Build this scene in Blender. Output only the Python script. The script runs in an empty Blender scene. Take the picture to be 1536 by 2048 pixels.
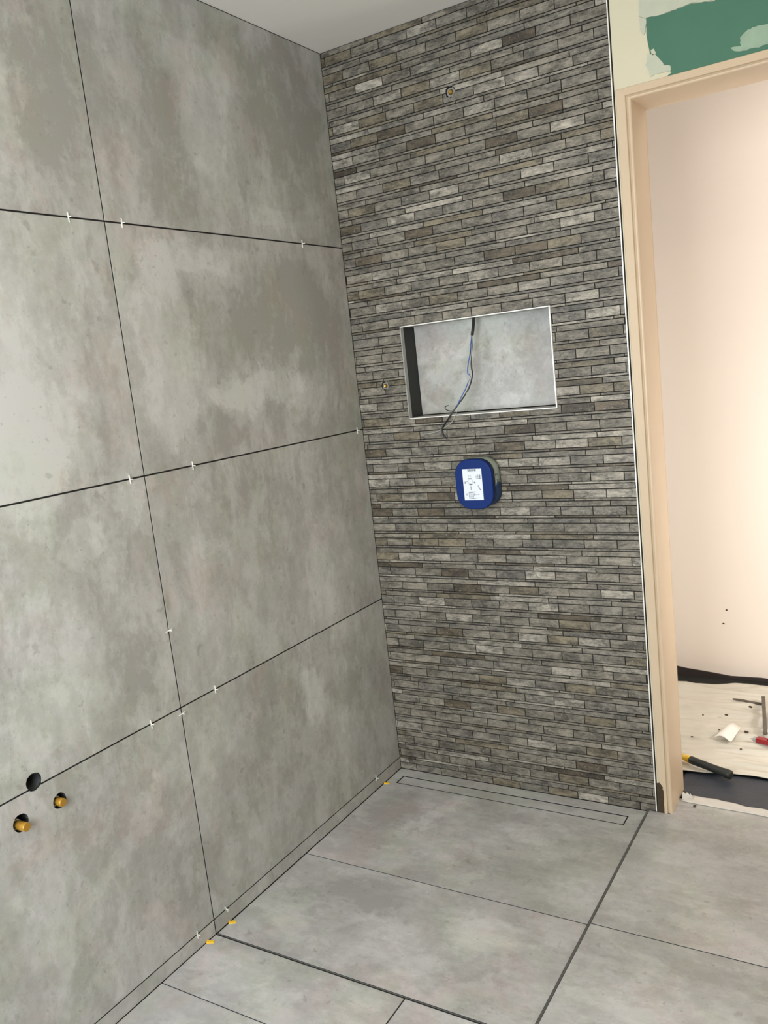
import bpy, bmesh, math, random
from mathutils import Vector, Matrix, noise
scene = bpy.context.scene
COL = scene.collection
rnd = random.Random(7)

# ------------------------------------------------------------------ camera
CAM_LOC = Vector((1.58816, -2.44514, 1.42998))
RIGHT = Vector((0.850691, 0.514181, -0.109281))
DOWN = Vector((-0.007645, -0.195768, -0.980620))
FWD = Vector((-0.525610, 0.835041, -0.162608))
cam_data = bpy.data.cameras.new('camera')
cam = bpy.data.objects.new('camera', cam_data)
COL.objects.link(cam)
m = Matrix.Identity(4)
for r in range(3):
    m[r][0] = RIGHT[r]; m[r][1] = -DOWN[r]; m[r][2] = -FWD[r]; m[r][3] = CAM_LOC[r]
cam.matrix_world = m
cam_data.sensor_fit = 'VERTICAL'
cam_data.sensor_height = 24.0
cam_data.lens = 1701.53 / 2048.0 * 24.0
cam_data.clip_start = 0.02
scene.camera = cam

# ------------------------------------------------------------------ world, light, exposure
world = bpy.data.worlds.new('sky'); scene.world = world
world.use_nodes = True
world.node_tree.nodes['Background'].inputs[0].default_value = (0.75, 0.85, 1.0, 1)
world.node_tree.nodes['Background'].inputs[1].default_value = 1.0
scene.view_settings.view_transform = 'Standard'
scene.view_settings.look = 'None'
scene.view_settings.gamma = 1.0
scene.view_settings.exposure = 0.0
scene.view_settings.use_curve_mapping = False


def area(name, loc, target, sx, sy, power, color, spread=180):
    d = bpy.data.lights.new(name, 'AREA')
    d.shape = 'RECTANGLE'; d.size = sx; d.size_y = sy; d.energy = power; d.color = color
    d.spread = math.radians(spread)
    o = bpy.data.objects.new(name, d); COL.objects.link(o)
    o.location = loc
    o.rotation_euler = (Vector(target) - Vector(loc)).to_track_quat('-Z', 'Y').to_euler()
    return o


# daylight entering by the bathroom window (in the wall behind the camera); added fills for room and hallway follow
area('window_daylight', (0.75, -2.97, 1.35), (0.75, 0.0, 1.2), 1.2, 1.3, 70.0, (0.92, 0.97, 1.0))
area('ceiling_warm_fill', (1.3, -1.3, 2.40), (1.3, -1.3, 0.0), 0.25, 0.25, 7.0, (1.0, 0.76, 0.44))  # added warm fill to lift the upper walls, no fixture
area('hall_low_fill', (2.15, 0.28, 0.85), (1.1, 1.1, 0.75), 0.25, 0.25, 14.0, (1.0, 0.95, 0.90))  # added low light that rakes the sheet's wrinkles and the hall wall
area('hall_left_fill', (-0.45, 0.50, 1.0), (1.6, 1.0, 0.95), 0.6, 1.3, 13.0, (1.0, 0.94, 0.87))  # added from the left to brighten the hall wall, sparing the reveal
area('hall_overhead_area', (1.5, 0.65, 2.42), (1.4, 0.66, 0.0), 0.5, 0.5, 3.0, (1.0, 0.88, 0.76))  # weak warm area light near the hallway ceiling, no fixture modelled


# ------------------------------------------------------------------ materials
def new_mat(name):
    mt = bpy.data.materials.new(name); mt.use_nodes = True
    nt = mt.node_tree
    return mt, nt, nt.nodes, nt.links, nt.nodes['Principled BSDF']


def plain(name, col, rough=0.5, metal=0.0, bump=0.0, bscale=200.0, var=0.0, vscale=20.0, **kw):
    mt, nt, N, L, b = new_mat(name)
    b.inputs['Base Color'].default_value = (*col, 1)
    b.inputs['Roughness'].default_value = rough
    b.inputs['Metallic'].default_value = metal
    for k, v in kw.items():
        b.inputs['Specular IOR Level' if k.startswith('Spec') else k].default_value = v
    tc = N.new('ShaderNodeTexCoord')
    if var > 0:
        n = N.new('ShaderNodeTexNoise'); n.inputs['Scale'].default_value = vscale; n.inputs['Detail'].default_value = 5
        L.new(tc.outputs['Object'], n.inputs['Vector'])
        mx = N.new('ShaderNodeMix'); mx.data_type = 'RGBA'
        mx.inputs[6].default_value = (*[c * (1 - var) for c in col], 1)
        mx.inputs[7].default_value = (*[min(1, c * (1 + var)) for c in col], 1)
        L.new(n.outputs['Fac'], mx.inputs[0]); L.new(mx.outputs[2], b.inputs['Base Color'])
    if bump > 0:
        n2 = N.new('ShaderNodeTexNoise'); n2.inputs['Scale'].default_value = bscale; n2.inputs['Detail'].default_value = 4
        L.new(tc.outputs['Object'], n2.inputs['Vector'])
        bp = N.new('ShaderNodeBump'); bp.inputs['Strength'].default_value = bump; bp.inputs['Distance'].default_value = 0.002
        L.new(n2.outputs['Fac'], bp.inputs['Height']); L.new(bp.outputs[0], b.inputs['Normal'])
    return mt


class G:
    """small node graph helper"""
    def __init__(s, nt): s.nt = nt; s.N = nt.nodes; s.L = nt.links
    def put(s, sock, v):
        if isinstance(v, (int, float)): sock.default_value = v
        elif isinstance(v, (tuple, list, Vector)): sock.default_value = tuple(v)
        else: s.L.new(v, sock)
    def math(s, op, a, b=0.0, clamp=False):
        n = s.N.new('ShaderNodeMath'); n.operation = op; n.use_clamp = clamp
        s.put(n.inputs[0], a); s.put(n.inputs[1], b); return n.outputs[0]
    def vmath(s, op, a, b=(0, 0, 0), scale=None):
        n = s.N.new('ShaderNodeVectorMath'); n.operation = op
        s.put(n.inputs[0], a); s.put(n.inputs[1], b)
        if scale is not None: s.put(n.inputs['Scale'], scale)
        return n.outputs['Value'] if op in ('LENGTH', 'DOT_PRODUCT') else n.outputs[0]
    def noise(s, vec, scale, detail=4, rough=0.5, dist=0.0, color=False):
        n = s.N.new('ShaderNodeTexNoise')
        s.put(n.inputs['Vector'], vec); n.inputs['Scale'].default_value = scale
        n.inputs['Detail'].default_value = detail; n.inputs['Roughness'].default_value = rough
        n.inputs['Distortion'].default_value = dist
        return n.outputs['Color'] if color else n.outputs['Fac']
    def rng(s, v, a, b, c=0.0, d=1.0, smooth=True):
        n = s.N.new('ShaderNodeMapRange')
        if smooth: n.interpolation_type = 'SMOOTHSTEP'
        s.put(n.inputs[0], v)
        for i, x in enumerate((a, b, c, d)): n.inputs[1 + i].default_value = x
        return n.outputs[0]
    def mix(s, f, a, b, blend='MIX'):
        n = s.N.new('ShaderNodeMix'); n.data_type = 'RGBA'; n.blend_type = blend
        s.put(n.inputs[0], f)
        s.put(n.inputs[6], (*a, 1) if isinstance(a, (tuple, list)) and len(a) == 3 else a)
        s.put(n.inputs[7], (*b, 1) if isinstance(b, (tuple, list)) and len(b) == 3 else b)
        return n.outputs[2]
    def stretch(s, vec, sc):
        n = s.N.new('ShaderNodeMapping'); s.put(n.inputs['Vector'], vec)
        n.inputs['Scale'].default_value = sc; return n.outputs[0]


def concrete(name, blobs=(), grain=(1, 1, 1), base=(0.292, 0.290, 0.272), light=(0.490, 0.496, 0.488), amount=1.0):
    """cement-look porcelain: clouds, drips, pinkish and greenish tints; blobs = patches that belong to the print"""
    mt, nt, N, L, b = new_mat(name)
    g = G(nt)
    tc = N.new('ShaderNodeTexCoord')
    at = N.new('ShaderNodeAttribute'); at.attribute_name = 'toff'
    P = tc.outputs['Object']
    V = g.vmath('ADD', P, g.vmath('SCALE', at.outputs['Vector'], scale=17.0))
    Vs = g.stretch(V, grain)
    n1 = g.noise(Vs, 2.6, 10, 0.68, 0.2)
    n2 = g.noise(Vs, 6.5, 11, 0.74, 0.25)
    n3 = g.noise(V, 42.0, 7, 0.72, 0.2)
    streak = g.noise(g.stretch(V, (9.0 * grain[0] if grain[0] > 1 else 3, 9.0, 3.0)), 3.0, 6, 0.6, 0.4)
    big = g.rng(n1, 0.36, 0.66)
    mid = g.rng(n2, 0.47, 0.57)
    val = g.math('ADD', g.math('MULTIPLY', big, 0.40), g.math('MULTIPLY', mid, 0.30))
    val = g.math('ADD', val, g.math('MULTIPLY', g.rng(streak, 0.35, 0.7), 0.20))
    val = g.math('ADD', val, g.math('MULTIPLY', g.math('SUBTRACT', n3, 0.5), 0.85))
    val = g.math('ADD', g.math('MULTIPLY', g.math('SUBTRACT', val, 0.48), amount), 0.46)
    # patches with ragged, torn edges
    warp = g.vmath('SCALE', g.vmath('SUBTRACT', g.noise(P, 7.0, 9, 0.72, 0.3, color=True), (0.5, 0.5, 0.5)), scale=0.26)
    PW = g.vmath('ADD', P, warp)
    tint_extra = None
    for (c, r, rot, amt, soft) in blobs:
        mp = N.new('ShaderNodeMapping'); mp.vector_type = 'TEXTURE'
        g.put(mp.inputs['Vector'], PW)
        mp.inputs['Location'].default_value = c
        mp.inputs['Rotation'].default_value = rot
        mp.inputs['Scale'].default_value = r
        d = g.vmath('LENGTH', mp.outputs[0])
        msk = g.rng(d, 1.0 - soft, 1.0 + soft, amt, 0.0)
        val = g.math('ADD', val, msk)
    col = g.mix(g.math('ADD', val, 0.0, True), base, light)
    t1 = g.rng(g.noise(V, 4.1, 10, 0.75, 0.2), 0.50, 0.62)
    t2 = g.rng(g.noise(g.vmath('ADD', V, (5, 3, 9)), 3.7, 10, 0.75, 0.2), 0.46, 0.60)
    col = g.mix(g.math('MULTIPLY', t1, 0.95), col, (1.04, 0.965, 0.96), 'MULTIPLY')
    col = g.mix(g.math('MULTIPLY', t2, 0.75), col, (0.955, 1.0, 0.91), 'MULTIPLY')
    pits = g.rng(g.noise(V, 30.0, 3, 0.5, 0.0), 0.67, 0.72)
    fleck = g.rng(g.noise(g.vmath('ADD', V, (2, 7, 1)), 110.0, 2, 0.5, 0.0), 0.66, 0.75)
    col = g.mix(g.math('MULTIPLY', pits, 0.35), col, (0.20, 0.19, 0.17))
    col = g.mix(g.math('MULTIPLY', fleck, 0.35), col, (0.17, 0.165, 0.15))
    L.new(col, b.inputs['Base Color'])
    L.new(g.rng(n2, 0.3, 0.7, 0.42, 0.60), b.inputs['Roughness'])
    bp = N.new('ShaderNodeBump'); bp.inputs['Strength'].default_value = 0.12; bp.inputs['Distance'].default_value = 0.001
    L.new(n3, bp.inputs['Height']); L.new(bp.outputs[0], b.inputs['Normal'])
    return mt


def mosaic_mat():
    mt, nt, N, L, b = new_mat('split_stone_strips')
    g = G(nt)
    tc = N.new('ShaderNodeTexCoord')
    at = N.new('ShaderNodeAttribute'); at.attribute_name = 'toff'
    ac = N.new('ShaderNodeAttribute'); ac.attribute_name = 'tcol'
    V = g.vmath('ADD', tc.outputs['Object'], g.vmath('SCALE', at.outputs['Vector'], scale=13.0))
    n1 = g.noise(g.stretch(V, (1, 1, 2.2)), 15.0, 7, 0.68, 0.6)
    n2 = g.noise(g.stretch(V, (1, 1, 2.5)), 85.0, 8, 0.80, 0.3)
    n3 = g.noise(g.stretch(V, (1, 1, 8)), 26.0, 5, 0.6, 0.2)
    v = g.math('ADD', g.math('MULTIPLY', g.rng(n1, 0.36, 0.66), 0.55), g.math('MULTIPLY', g.rng(n2, 0.35, 0.68), 0.45))
    v = g.math('ADD', v, g.math('MULTIPLY', g.math('SUBTRACT', n3, 0.5), 0.8))
    # contrast of the print is carried by the alpha-like blue channel of toff's noise: dark strips are flatter
    k = g.rng(v, 0.08, 0.92, 0.30, 1.52, smooth=False)
    col = g.vmath('SCALE', ac.outputs['Color'], scale=k)
    spk = g.rng(g.noise(V, 150.0, 2, 0.5, 0.0), 0.64, 0.74)
    col = g.mix(g.math('MULTIPLY', spk, 0.3), col, (0.42, 0.42, 0.40))
    L.new(col, b.inputs['Base Color'])
    b.inputs['Roughness'].default_value = 0.55
    bp = N.new('ShaderNodeBump'); bp.inputs['Strength'].default_value = 0.35; bp.inputs['Distance'].default_value = 0.001
    L.new(n2, bp.inputs['Height']); L.new(bp.outputs[0], b.inputs['Normal'])
    return mt


def HB(y, z, ry, rz, amt, soft=0.35, rot=0.0):   # patch on the left wall
    amt *= 1.15; soft *= 0.6
    return ((0, y, z), (1.0, ry, rz), (rot, 0, 0), amt, soft)


def FB(x, y, rx, ry, amt, soft=0.35, rot=0.0):   # patch on the floor
    amt *= 1.1; soft *= 0.7
    return ((x, y, 0), (rx, ry, 1.0), (0, 0, rot), amt, soft)


WALL_BLOBS = [
    HB(-1.42, 1.55, 0.36, 0.30, 0.35, 0.5),
    # tile right of the joint, second row from the top
    HB(-0.86, 1.55, 0.09, 0.27, 0.28, 0.2), HB(-0.33, 1.62, 0.24, 0.16, -0.30, 0.5), HB(-0.66, 1.62, 0.18, 0.12, -0.18, 0.4),
    HB(-0.47, 1.42, 0.20, 0.05, 0.40, 0.4, 0.1), HB(-0.62, 1.39, 0.07, 0.08, 0.3, 0.4), HB(-0.72, 1.30, 0.16, 0.07, -0.22, 0.4),
    HB(-0.28, 1.37, 0.10, 0.05, 0.22, 0.4), HB(-0.70, 1.79, 0.20, 0.035, 0.25, 0.4), HB(-0.38, 1.50, 0.08, 0.03, 0.25, 0.4),
    # top right tile
    HB(-0.60, 2.12, 0.10, 0.12, 0.30, 0.35), HB(-0.55, 2.28, 0.22, 0.06, 0.25, 0.4), HB(-0.82, 2.20, 0.12, 0.14, -0.2, 0.4),
    HB(-0.25, 2.25, 0.18, 0.20, -0.32, 0.5), HB(-0.30, 1.90, 0.20, 0.04, 0.20, 0.4), HB(-0.72, 1.93, 0.12, 0.08, -0.15, 0.4),
    # tiles left of the joint
    HB(-1.34, 1.45, 0.10, 0.30, 0.32, 0.5), HB(-1.14, 1.60, 0.05, 0.14, -0.18, 0.4), HB(-1.10, 1.45, 0.04, 0.20, -0.15, 0.4),
    HB(-1.24, 1.33, 0.05, 0.07, 0.35, 0.4), HB(-1.28, 2.05, 0.10, 0.16, 0.28, 0.5), HB(-1.10, 2.10, 0.10, 0.16, -0.16, 0.4),
    HB(-1.20, 1.12, 0.08, 0.06, 0.30, 0.3), HB(-1.06, 1.17, 0.05, 0.04, 0.25, 0.3), HB(-1.32, 0.90, 0.12, 0.15, 0.16, 0.5),
    HB(-1.12, 0.80, 0.06, 0.10, -0.2, 0.4), HB(-1.40, 0.75, 0.16, 0.08, 0.22, 0.4),
    # third row right
    HB(-0.60, 1.05, 0.16, 0.10, -0.12, 0.5), HB(-0.45, 0.90, 0.20, 0.20, 0.12, 0.5), HB(-0.85, 0.95, 0.06, 0.16, 0.14, 0.4),
    HB(-0.25, 0.80, 0.14, 0.20, 0.12, 0.5),
    # bottom row
    HB(-0.45, 0.45, 0.07, 0.10, 0.30, 0.4, 0.5), HB(-0.50, 0.33, 0.06, 0.07, 0.25, 0.4), HB(-0.28, 0.42, 0.08, 0.06, -0.3, 0.5),
    HB(-0.85, 0.30, 0.10, 0.12, -0.22, 0.5), HB(-1.20, 0.42, 0.22, 0.03, 0.25, 0.5, 0.5), HB(-1.02, 0.20, 0.10, 0.10, -0.25, 0.5),
    HB(-1.42, 0.34, 0.10, 0.12, 0.15, 0.5),
]
FLOOR_BLOBS = [
    FB(0.27, -0.24, 0.03, 0.14, 0.35, 0.4, -0.35), FB(0.30, -0.42, 0.16, 0.05, 0.25, 0.4), FB(0.12, -0.25, 0.08, 0.12, -0.2, 0.4),
    FB(0.62, -0.24, 0.12, 0.04, 0.22, 0.4, -0.2), FB(0.55, -0.42, 0.18, 0.05, -0.15, 0.4), FB(0.45, -0.15, 0.08, 0.05, -0.15, 0.4),
    FB(0.30, -0.68, 0.12, 0.08, -0.2, 0.4), FB(0.45, -0.80, 0.10, 0.05, 0.3, 0.4), FB(0.66, -0.72, 0.10, 0.08, 0.2, 0.4),
    FB(0.72, -0.90, 0.10, 0.05, -0.2, 0.4), FB(0.20, -0.88, 0.10, 0.06, 0.15, 0.4), FB(0.15, -1.10, 0.12, 0.06, 0.25, 0.4),
    FB(1.05, -0.30, 0.10, 0.15, 0.2, 0.5), FB(1.12, -0.80, 0.14, 0.10, 0.2, 0.5), FB(1.0, -1.05, 0.1, 0.1, 0.25, 0.5),
]

M = {}
M['tile'] = concrete('cement_wall_tile', WALL_BLOBS, (1, 1.35, 0.8))
M['tile_floor'] = concrete('cement_floor_tile', FLOOR_BLOBS, (0.9, 1.4, 1), base=(0.305, 0.300, 0.293), light=(0.510, 0.510, 0.508), amount=0.95)
M['tile_small'] = concrete('cement_niche_tile', (), (1, 1, 1), light=(0.56, 0.57, 0.57))
M['mosaic'] = mosaic_mat()
M['joint_shade'] = plain('open_joint_shade', (0.006, 0.0055, 0.0045), 0.95, bump=0.3)  # near-black colour stands in for the shade inside narrow open joints
M['ceiling'] = plain('matt_white_plaster', (0.66, 0.64, 0.60), 0.9, var=0.03, vscale=3)
M['plaster'] = plain('cream_filler_plaster', (0.60, 0.56, 0.42), 0.85, bump=0.15, bscale=60, var=0.04, vscale=6)
M['thin_filler'] = plain('thin_filler_over_green', (0.27, 0.37, 0.28), 0.85, bump=0.3, bscale=90, var=0.25, vscale=35)
M['plaster_light'] = plain('pale_filler', (0.47, 0.49, 0.39), 0.85, bump=0.3, bscale=90, var=0.10, vscale=30)
M['greenboard'] = plain('green_moisture_board', (0.060, 0.162, 0.108), 0.8, var=0.12, vscale=9)
M['frame'] = plain('dusty_beige_frame_paint', (0.56, 0.44, 0.31), 0.42, var=0.07, vscale=9, bump=0.05, bscale=40)
M['hallwall'] = plain('cream_hall_paint', (0.86, 0.76, 0.67), 0.7, var=0.03, vscale=1.5)
M['white_room'] = plain('unpainted_room_plaster', (0.66, 0.58, 0.47), 0.9, var=0.05, vscale=4)
M['dark_skirt'] = plain('dark_brown_skirting', (0.035, 0.025, 0.022), 0.6, var=0.3, vscale=12)
M['alu'] = plain('white_aluminium_profile', (0.85, 0.84, 0.80), 0.3, metal=0.2)
M['grey_alu'] = plain('dull_grey_profile', (0.33, 0.34, 0.33), 0.5)
M['steel'] = plain('brushed_steel', (0.55, 0.55, 0.53), 0.3, metal=0.9)
M['black_side'] = plain('black_niche_side', (0.012, 0.014, 0.013), 0.6)  # near-black left side, the other niche sides are tile-coloured
M['brass'] = plain('brass', (0.60, 0.42, 0.12), 0.25, metal=1.0)
M['cap'] = plain('yellow_brass_cap', (0.40, 0.215, 0.028), 0.35, metal=0.35, var=0.1, vscale=90)
M['pipe'] = plain('dark_plastic_pipe', (0.008, 0.011, 0.011), 0.7)
M['mortar'] = plain('grey_mortar_crumbs', (0.24, 0.23, 0.21), 0.9, bump=1.0, bscale=150, var=0.3, vscale=120)
M['spacer'] = plain('white_spacer_plastic', (0.74, 0.74, 0.69), 0.5)
M['yellow'] = plain('yellow_wedge_plastic', (0.85, 0.52, 0.03), 0.45)
M['blue'] = plain('royal_blue_plastic', (0.0003, 0.019, 0.135), 0.5, Specular_IOR_Level=0.25)
M['paper'] = plain('white_paper', (0.70, 0.76, 0.84), 0.6)
M['ink'] = plain('black_ink', (0.02, 0.02, 0.025), 0.6)
M['wire_black'] = plain('black_wire', (0.015, 0.015, 0.017), 0.35)
M['wire_blue'] = plain('blue_wire', (0.03, 0.10, 0.38), 0.4)
M['wire_grey'] = plain('pale_green_grey_wire', (0.42, 0.46, 0.40), 0.4)
M['tarp'] = plain('cream_plastic_sheet', (0.60, 0.57, 0.49), 0.38, var=0.13, vscale=7, bump=0.6, bscale=26)
M['membrane'] = plain('dark_grey_membrane', (0.028, 0.034, 0.046), 0.5, var=0.35, vscale=22, bump=1.0, bscale=45)
M['scrap'] = plain('white_card', (0.86, 0.82, 0.76), 0.7)
M['tornpaper'] = plain('torn_masking_paper', (0.55, 0.53, 0.49), 0.8, var=0.12, vscale=40, bump=0.4, bscale=60)
M['rubber'] = plain('black_rubber_grip', (0.014, 0.017, 0.014), 0.55, var=0.5, vscale=60, bump=0.4, bscale=220)
M['red'] = plain('red_plastic', (0.28, 0.012, 0.02), 0.3)
M['debris'] = plain('dark_debris', (0.05, 0.04, 0.03), 0.9, var=0.4, vscale=200)
M['wood'] = plain('weathered_wood', (0.12, 0.10, 0.08), 0.8, var=0.4, vscale=60)
M['cavity'] = plain('brown_broken_masonry', (0.05, 0.035, 0.018), 0.95, bump=1.0, bscale=90, var=0.5, vscale=60)
M['crumple'] = plain('crumpled_white_plastic', (0.66, 0.68, 0.62), 0.4, var=0.25, vscale=40)
mt, nt, N_, L_, b_ = new_mat('smeared_box_side')
g = G(nt); tc = N_.new('ShaderNodeTexCoord')
nn = g.noise(tc.outputs['Object'], 32.0, 6, 0.65, 1.0)
sep = N_.new('ShaderNodeSeparateXYZ'); L_.new(tc.outputs['Object'], sep.inputs[0])
f = g.rng(g.math('ADD', nn, g.math('MULTIPLY', sep.outputs[2], 3.2)), 0.49, 0.56)
L_.new(g.mix(f, (0.012, 0.04, 0.11), (0.26, 0.31, 0.27)), b_.inputs['Base Color'])
b_.inputs['Roughness'].default_value = 0.6
M['smeared'] = mt
mt, nt, N_, L_, b_ = new_mat('window_glass')
b_.inputs['Transmission Weight'].default_value = 1.0; b_.inputs['Roughness'].default_value = 0.0; b_.inputs['IOR'].default_value = 1.1
M['glass'] = mt


# ------------------------------------------------------------------ mesh helpers
class MB:
    def __init__(s): s.v = []; s.f = []; s.off = []; s.col = []; s.smooth = []
    def face(s, idx, off=(0, 0, 0), col=(1, 1, 1), smooth=False):
        s.f.append(tuple(idx)); s.off.append(off); s.col.append(col); s.smooth.append(smooth)
    def box(s, x0, x1, y0, y1, z0, z1, off=(0, 0, 0), col=(1, 1, 1)):
        n = len(s.v)
        s.v += [(x, y, z) for z in (z0, z1) for y in (y0, y1) for x in (x0, x1)]
        for q in ((0, 2, 3, 1), (4, 5, 7, 6), (0, 1, 5, 4), (2, 6, 7, 3), (0, 4, 6, 2), (1, 3, 7, 5)):
            s.face([n + i for i in q], off, col)
    def prism(s, pts, axis, a, b, off=(0, 0, 0), smooth=False):
        """outline pts (2D) extruded along axis from a to b"""
        n = len(s.v); k = len(pts)
        def mk(p, t):
            if axis == 'y': return (p[0], t, p[1])
            if axis == 'x': return (t, p[0], p[1])
            return (p[0], p[1], t)
        s.v += [mk(p, a) for p in pts] + [mk(p, b) for p in pts]
        s.face(range(n, n + k), off); s.face(range(n + 2 * k - 1, n + k - 1, -1), off)
        for i in range(k):
            j = (i + 1) % k
            s.face((n + i, n + k + i, n + k + j, n + j), off, smooth=smooth)
    def tube(s, path, r, seg=10, cap=True):
        path = [Vector(p) for p in path]
        rs = r if isinstance(r, (list, tuple)) else [r] * len(path)
        rings = []; up = Vector((0.123, 0.31, 0.94)).normalized()
        for i, p in enumerate(path):
            t = (path[min(i + 1, len(path) - 1)] - path[max(i - 1, 0)]).normalized()
            a = t.cross(up)
            if a.length < 1e-3: a = t.cross(Vector((1, 0, 0)))
            a.normalize(); b = t.cross(a).normalized(); up = a.cross(t).normalized()
            n = len(s.v)
            for k in range(seg):
                th = 2 * math.pi * k / seg
                s.v.append(tuple(p + (a * math.cos(th) + b * math.sin(th)) * rs[i]))
            rings.append(n)
        for i in range(len(rings) - 1):
            for k in range(seg):
                k2 = (k + 1) % seg
                s.face((rings[i] + k, rings[i + 1] + k, rings[i + 1] + k2, rings[i] + k2), smooth=True)
        if cap:
            s.face([rings[0] + k for k in range(seg)]); s.face([rings[-1] + k for k in reversed(range(seg))])
    def build(s, name, mat, parent=None):
        me = bpy.data.meshes.new(name)
        me.from_pydata(s.v, [], s.f)
        me.materials.append(mat)
        bm = bmesh.new(); bm.from_mesh(me)
        lo = bm.loops.layers.float_color.new('toff'); lc = bm.loops.layers.float_color.new('tcol')
        bm.faces.ensure_lookup_table()
        for f_, o, c, sm in zip(bm.faces, s.off, s.col, s.smooth):
            f_.smooth = sm
            for l in f_.loops: l[lo] = (*o, 1); l[lc] = (*c, 1)
        bmesh.ops.recalc_face_normals(bm, faces=bm.faces)
        bm.to_mesh(me); bm.free()
        o = bpy.data.objects.new(name, me); COL.objects.link(o)
        if parent is not None: o.parent = parent
        return o


def smooth_path(pts, n=8):
    pts = [Vector(p) for p in pts]; out = []
    P = [pts[0]] + pts + [pts[-1]]
    for i in range(1, len(P) - 2):
        for k in range(n):
            t = k / n
            a, b, c, d = P[i - 1], P[i], P[i + 1], P[i + 2]
            out.append(0.5 * ((2 * b) + (c - a) * t + (2 * a - 5 * b + 4 * c - d) * t * t + (3 * b - a - 3 * c + d) * t ** 3))
    out.append(pts[-1]); return out


def empty(name, loc=(0, 0, 0)):
    o = bpy.data.objects.new(name, None); COL.objects.link(o); o.location = loc
    o.empty_display_size = 0.05
    return o


def tag(o, label, cat, group=None):
    o['label'] = label; o['category'] = cat
    if group: o['group'] = group
    return o


def struct(o, label=None, cat=None):
    o['kind'] = 'structure'
    if label: o['label'] = label
    if cat: o['category'] = cat
    return o


def bevel(o, w=0.001, seg=2):
    md = o.modifiers.new('bevel', 'BEVEL'); md.width = w; md.segments = seg; md.limit_method = 'ANGLE'
    return o


def cut(o, cutters):
    """subtract cutter meshes for good, leaving no helper behind"""
    for c in cutters:
        md = o.modifiers.new('cut', 'BOOLEAN'); md.operation = 'DIFFERENCE'; md.object = c; md.solver = 'EXACT'
    dg = bpy.context.evaluated_depsgraph_get()
    me = bpy.data.meshes.new_from_object(o.evaluated_get(dg), preserve_all_data_layers=True, depsgraph=dg)
    o.modifiers.clear(); o.data = me


def cyl(axis, c, r, a, b, seg=28, jag=0.0, seed=0):
    mb = MB(); q = random.Random(seed)
    pts = []
    for k in range(seg):
        rr = r * (1 + q.uniform(-jag, jag)); th = 2 * math.pi * k / seg
        pts.append((c[0] + rr * math.cos(th), c[1] + rr * math.sin(th)))
    mb.prism(pts, axis, a, b)
    return mb.build('cutter', M['joint_shade'])


def drop(objs):
    for o in objs:
        me = o.data; bpy.data.objects.remove(o); bpy.data.meshes.remove(me)


# ------------------------------------------------------------------ room dimensions (metres)
ZC = 2.445; B = 0.0424; Y1 = -0.9945; YA = -0.5865; YB = -1.1936
W = 0.9221; WS = 0.8917; XJ = 0.5862; GAP = 0.0042
XR = 2.55; YF = -3.05; TH = 0.155     # right wall, wall behind the camera, thickness of the door wall
OUT = 0.006                            # bathroom floor outside the shower lies a little higher
HX = 2.9; HY = 1.165                   # hallway


def toff(): return (rnd.random(), rnd.random(), rnd.random())


# ---- left wall: big cement-look tiles with open joints
mb = MB()
zj = [B, B + 0.6, B + 1.2, B + 1.8, ZC]
yj = [0.0, Y1, Y1 - 1.2, YF]
for i in range(4):
    for j in range(3):
        mb.box(-0.01, 0, yj[j + 1] + GAP / 2, yj[j] - (GAP / 2 if j else 0.001), zj[i] + GAP / 2, zj[i + 1] - (GAP / 2 if i < 3 else 0.003), toff())
wl = mb.build('wall_left', M['tile'])
mb = MB(); mb.box(-0.12, -0.0015, YF, 0.0035, -0.02, ZC); back = mb.build('wall_left_core', M['joint_shade'])  # black core just behind the tile face paints the joints' shade
holes = [cyl('x', (-1.4295, 0.6545), 0.0195, -0.08, 0.05, 26, 0.04, 3), cyl('x', (-1.3778, 0.5845), 0.0175, -0.08, 0.05, 28, 0.02, 4),
         cyl('x', (-1.4755, 0.5845), 0.019, -0.08, 0.05, 28, 0.02, 5)]
cut(wl, holes); cut(back, holes); drop(holes)
struct(wl)
back.name = 'joint_shade_core'; back.parent = wl

# ---- strip at the foot of the left wall
mb = MB()
yjb = [0.0, Y1, Y1 - 1.2, YF]
for j in range(3):
    mb.box(-0.01, 0, yjb[j + 1] + GAP / 2, yjb[j] - (GAP / 2 if j else 0.001), 0.0025, B - GAP / 2, toff())
struct(mb.build('baseboard_left', M['tile']))

# ---- back wall: rows of thick / thin / medium stone strips
NX0, NX1, NZ0, NZ1 = 0.1895, 0.6950, 1.2675, 1.5625
tops = [2.4275, 2.3743, 2.3205, 2.2691, 2.2173, 2.1653, 2.1143, 2.0624, 2.0103, 1.9583, 1.9061, 1.8539, 1.802, 1.75, 1.6974, 1.6446,
        1.5926, 1.5403, 1.4860, 1.4320, 1.3791, 1.3264, 1.2745, 1.2230, 1.1709, 1.1191, 1.0680, 1.0173, 0.9656, 0.9137, 0.8620,
        0.8111, 0.7594, 0.7074, 0.6565, 0.6044, 0.5514, 0.4993, 0.4468, 0.3952, 0.3434, 0.2918, 0.2390, 0.1865, 0.1328, 0.0800, 0.0261]
offs = [.015, .075, .016, .077, .016, .078, .078, .038, .079, .04, .081, .04, .046, .104, .045, .104, .045, .102, .107, .065, .108,
        .069, .109, .121, .083, .025, .083, .027, .083, .089, .049, .089, .049, .090, .051, .049, .107, .050, .110, .052, .112,
        .108, .068, .107, .069, .107, .067]
MX = 0.9145     # end of the mosaic
GR = 0.0027
mb = MB(); mbh = MB()
H1 = (0.4405, 2.2185); H2 = (0.1065, 1.3805)


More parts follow.
